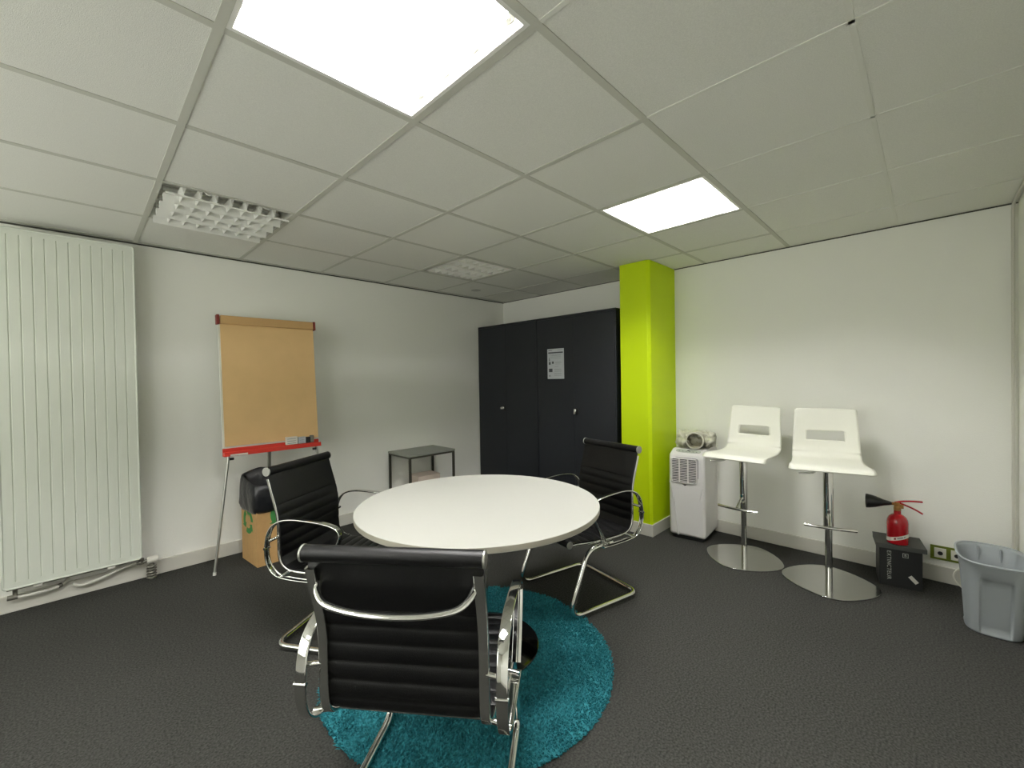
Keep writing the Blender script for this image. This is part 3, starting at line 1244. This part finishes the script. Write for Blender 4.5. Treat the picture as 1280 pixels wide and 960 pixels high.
text_mesh('fire_class_letter', 'B', .021, M['letter'], sq, T(.017, -.0997, .1995) @ RX(PI / 2))
bm = BM(); box(bm, (.052, -.0985, .062), (.048, .001, .020), rot=RY(math.radians(48)))
obj('sticker', bm, M['label'], t)
t = thing('fire_extinguisher', 'red fire extinguisher with black horn standing on the black box', 'fire extinguisher', (2.600, -1.203, .2585), brz)
bm = BM()
lathe(bm, [(0, 0), (.045, 0), (.050, .004), (.051, .02), (.051, .125), (.048, .146), (.040, .162), (.029, .173), (.0175, .180), (.0165, .205), (0, .205)], 40)
cyl = obj('cylinder', bm, M['extred'], t)
bm = BM()
nb = 40
for k in range(nb):
    pass
lp = []
for zz in (0, .022):
    lp.append([(.0518 * math.cos(a), .0518 * math.sin(a), .033 + zz + .019 * math.cos(a)) for a in [2 * PI * k / 48 for k in range(48)]])
loft(bm, lp, cap0=False, cap1=False)
obj('label_band', bm, M['label'], cyl)
bm = BM()
for k, (a0, a1, r1) in enumerate(((-2.0, -1.82, 0), (-1.72, -1.2, 1), (-1.1, -.95, 1))):
    for j in range(4):
        a = a0 + (a1 - a0) * (j + .5) / 4
        zc = .044 + .019 * math.cos(a)
        box(bm, (.0520 * math.cos(a), .0520 * math.sin(a), zc), (.0012, (a1 - a0) * .0128, .007 if r1 else .011), rot=RZ(a), mi=r1)
obj('label_print', bm, [M['darkred'], M['inkpale']], cyl)
bm = BM()
lathe(bm, [(0, .200), (.018, .200), (.018, .222), (.014, .226), (.014, .252), (0, .252)], 20)
box(bm, (.006, 0, .228), (.044, .02, .026))
tube(bm, [(-.01, 0, .238), (-.034, 0, .239)], .009, 12)
obj('valve', bm, M['brass'], t, bevel=.002)
bm = BM()
sweep(bm, smooth_path([(-.012, 0, .247), (.02, 0, .258), (.06, 0, .265), (.112, 0, .268)], 5), rrect(.018, .0085, .003), up=(0, 1, 0))
obj('squeeze_lever', bm, M['extred'], t)
bm = BM()
sweep(bm, smooth_path([(.004, 0, .250), (.035, 0, .238), (.075, 0, .220), (.112, 0, .197)], 5), rrect(.018, .0085, .003), up=(0, 1, 0))
obj('carry_handle', bm, M['extred'], t)
bm = BM()
lathe(bm, [(0, 0), (.009, 0), (.013, .012), (.020, .04), (.034, .075), (.042, .108), (.043, .122), (.039, .122), (.037, .105), (0, .04)], 32, at=(-.026, 0, .239), mtx=RY(-PI / 2))
obj('discharge_horn', bm, M['blackplastic'], t)

# ================================================================== OUTLET + CABLE
t = thing('power_outlet', 'double power outlet with olive green frame low on the back wall', 'power outlet', (XB, -1.425, .179))
bm = BM()
for (a, b, c_, d_) in ((-.08, .08, .030, .043), (-.08, .08, -.043, -.030), (.062, .08, -.030, .030), (-.08, -.062, -.030, .030), (-.010, .010, -.030, .030)):
    bb(bm, -.010, 0, a, b, c_, d_)
obj('frame', bm, M['socketgreen'], t, bevel=.002)
for s in (-1, 1):
    bm = BM(); bb(bm, -.011, 0, s * .036 - .026, s * .036 + .026, -.030, .030)
    sk = obj('socket', bm, M['socketwhite'], t, bevel=.002)
    bm = BM()
    lathe(bm, [(0, .0005), (.012, .0005), (.012, 0), (0, 0)], 24, at=(-.0112, s * .036, -.002), mtx=RY(-PI / 2))
    obj('socket_hole', bm, M['cabdark'], sk)
bm = BM()
tube(bm, [(XB - .012, -1.49, .15), (XB - .05, -1.475, .13), (XB - .06, -1.448, .09), (XB - .055, -1.450, .045), (XB - .06, -1.49, .006), (XB - .10, -1.55, .005), (XB - .14, -1.62, .005)], .004, 10, sm=6)
tag(obj('cable', bm, M['socketwhite']), 'white cable looping down from the green-framed outlet behind the grey bin', 'cable')

# ================================================================== GREY BIN
t = thing('grey_bin', 'grey plastic waste bin in the right corner of the room', 'waste bin', (2.325, -1.568, 0), math.radians(2))
HB = .375


def binloop(hx, hy, z, p=3.2, n=64, sp=0.0):
    out = []
    for k in range(n):
        a = 2 * PI * k / n
        ca, sa = math.cos(a), math.sin(a)
        r = (abs(ca) ** p + abs(sa) ** p) ** (-1 / p)
        x, y = hx * r * ca, hy * r * sa
        out.append([x, y, z])
    return out


LV = []
zs = [(0, .104, .092), (.006, .112, .099), (.012, .1128, .0997), (.05, .117, .101), (.10, .123, .1035), (.15, .130, .106), (.20, .138, .109), (.25, .147, .112), (.286, .154, .1145), (.290, .155, .115), (.33, .168, .119), (.355, .180, .123), (.368, .188, .1265)]
for z, hx, hy in zs:
    LV.append(binloop(hx, hy, z, n=192))
for Lp in LV:           # recessed arch panels on the end faces and the long sides
    z = Lp[0][2]
    for q in Lp:
        if .01 <= z < .288 and abs(q[1]) < .055 and abs(q[0]) > .07:
            q[0] -= math.copysign(.012 * min(1, (.055 - abs(q[1])) / .006), q[0])
        elif .01 <= z < .288 and abs(q[0]) < .06 and abs(q[1]) > .05:
            q[1] -= math.copysign(.008 * min(1, (.06 - abs(q[0])) / .006), q[1])
inner = [binloop(.1835, .122, .370, n=192), binloop(.176, .118, .355, n=192), binloop(.162, .113, .33, n=192), binloop(.136, .100, .28, n=192), binloop(.106, .088, .12, n=192), binloop(.092, .080, .012, n=192)]
bm = BM()
loft(bm, [[tuple(q) for q in Lp] for Lp in LV + inner], True, True)
obj('bin_body', bm, M['bin'], t, sharp=0)
bm = BM()
rimp = [Vector(q) for q in binloop(.188, .1265, .370)]
sweep(bm, rimp, circ(.0055, 10), closed=True)
obj('rim', bm, M['bin'], t)
bm = BM()
for y in (.035, -.045):
    box(bm, (.148, y, .27), (.022, .006, .19), rot=RY(math.radians(10)))
objs('inner_rib', bm, M['bin'], t, bevel=.002)

# ================================================================== WORLD + CAMERA
w = bpy.data.worlds.new('room_world')
bpy.context.scene.world = w
w.use_nodes = True
w.node_tree.nodes['Background'].inputs['Color'].default_value = (.02, .02, .02, 1)
w.node_tree.nodes['Background'].inputs['Strength'].default_value = 0.2

cam = bpy.data.cameras.new('camera')
co = bpy.data.objects.new('camera', cam)
C.objects.link(co)
cam.sensor_fit = 'HORIZONTAL'
cam.sensor_width = 36.0
cam.lens = 531.585 / 1280 * 36.0
cam.clip_start = .02
yaw, pit, rol = .77706, -.0118, -.0162
f = Vector((math.cos(pit) * math.cos(yaw), math.cos(pit) * math.sin(yaw), math.sin(pit)))
s = Vector((math.sin(yaw), -math.cos(yaw), 0))
u = s.cross(f)
s2 = s * math.cos(rol) + u * math.sin(rol)
u2 = -s * math.sin(rol) + u * math.cos(rol)
R = Matrix((s2, u2, -f)).transposed()
co.matrix_world = Matrix.Translation((-.8789, -1.3482, 1.2973)) @ R.to_4x4()
sc = bpy.context.scene
sc.camera = co
sc.view_settings.view_transform = 'Standard'
sc.view_settings.look = 'None'
sc.view_settings.exposure = 0.1
sc.view_settings.gamma = 1.0
sc.view_settings.use_curve_mapping = False
sc.cycles.use_denoising = True
sc.cycles.max_bounces = 10
sc.cycles.diffuse_bounces = 6
sc.cycles.glossy_bounces = 6
sc.cycles.sample_clamp_indirect = 6.0
sc.cycles.blur_glossy = 0.5
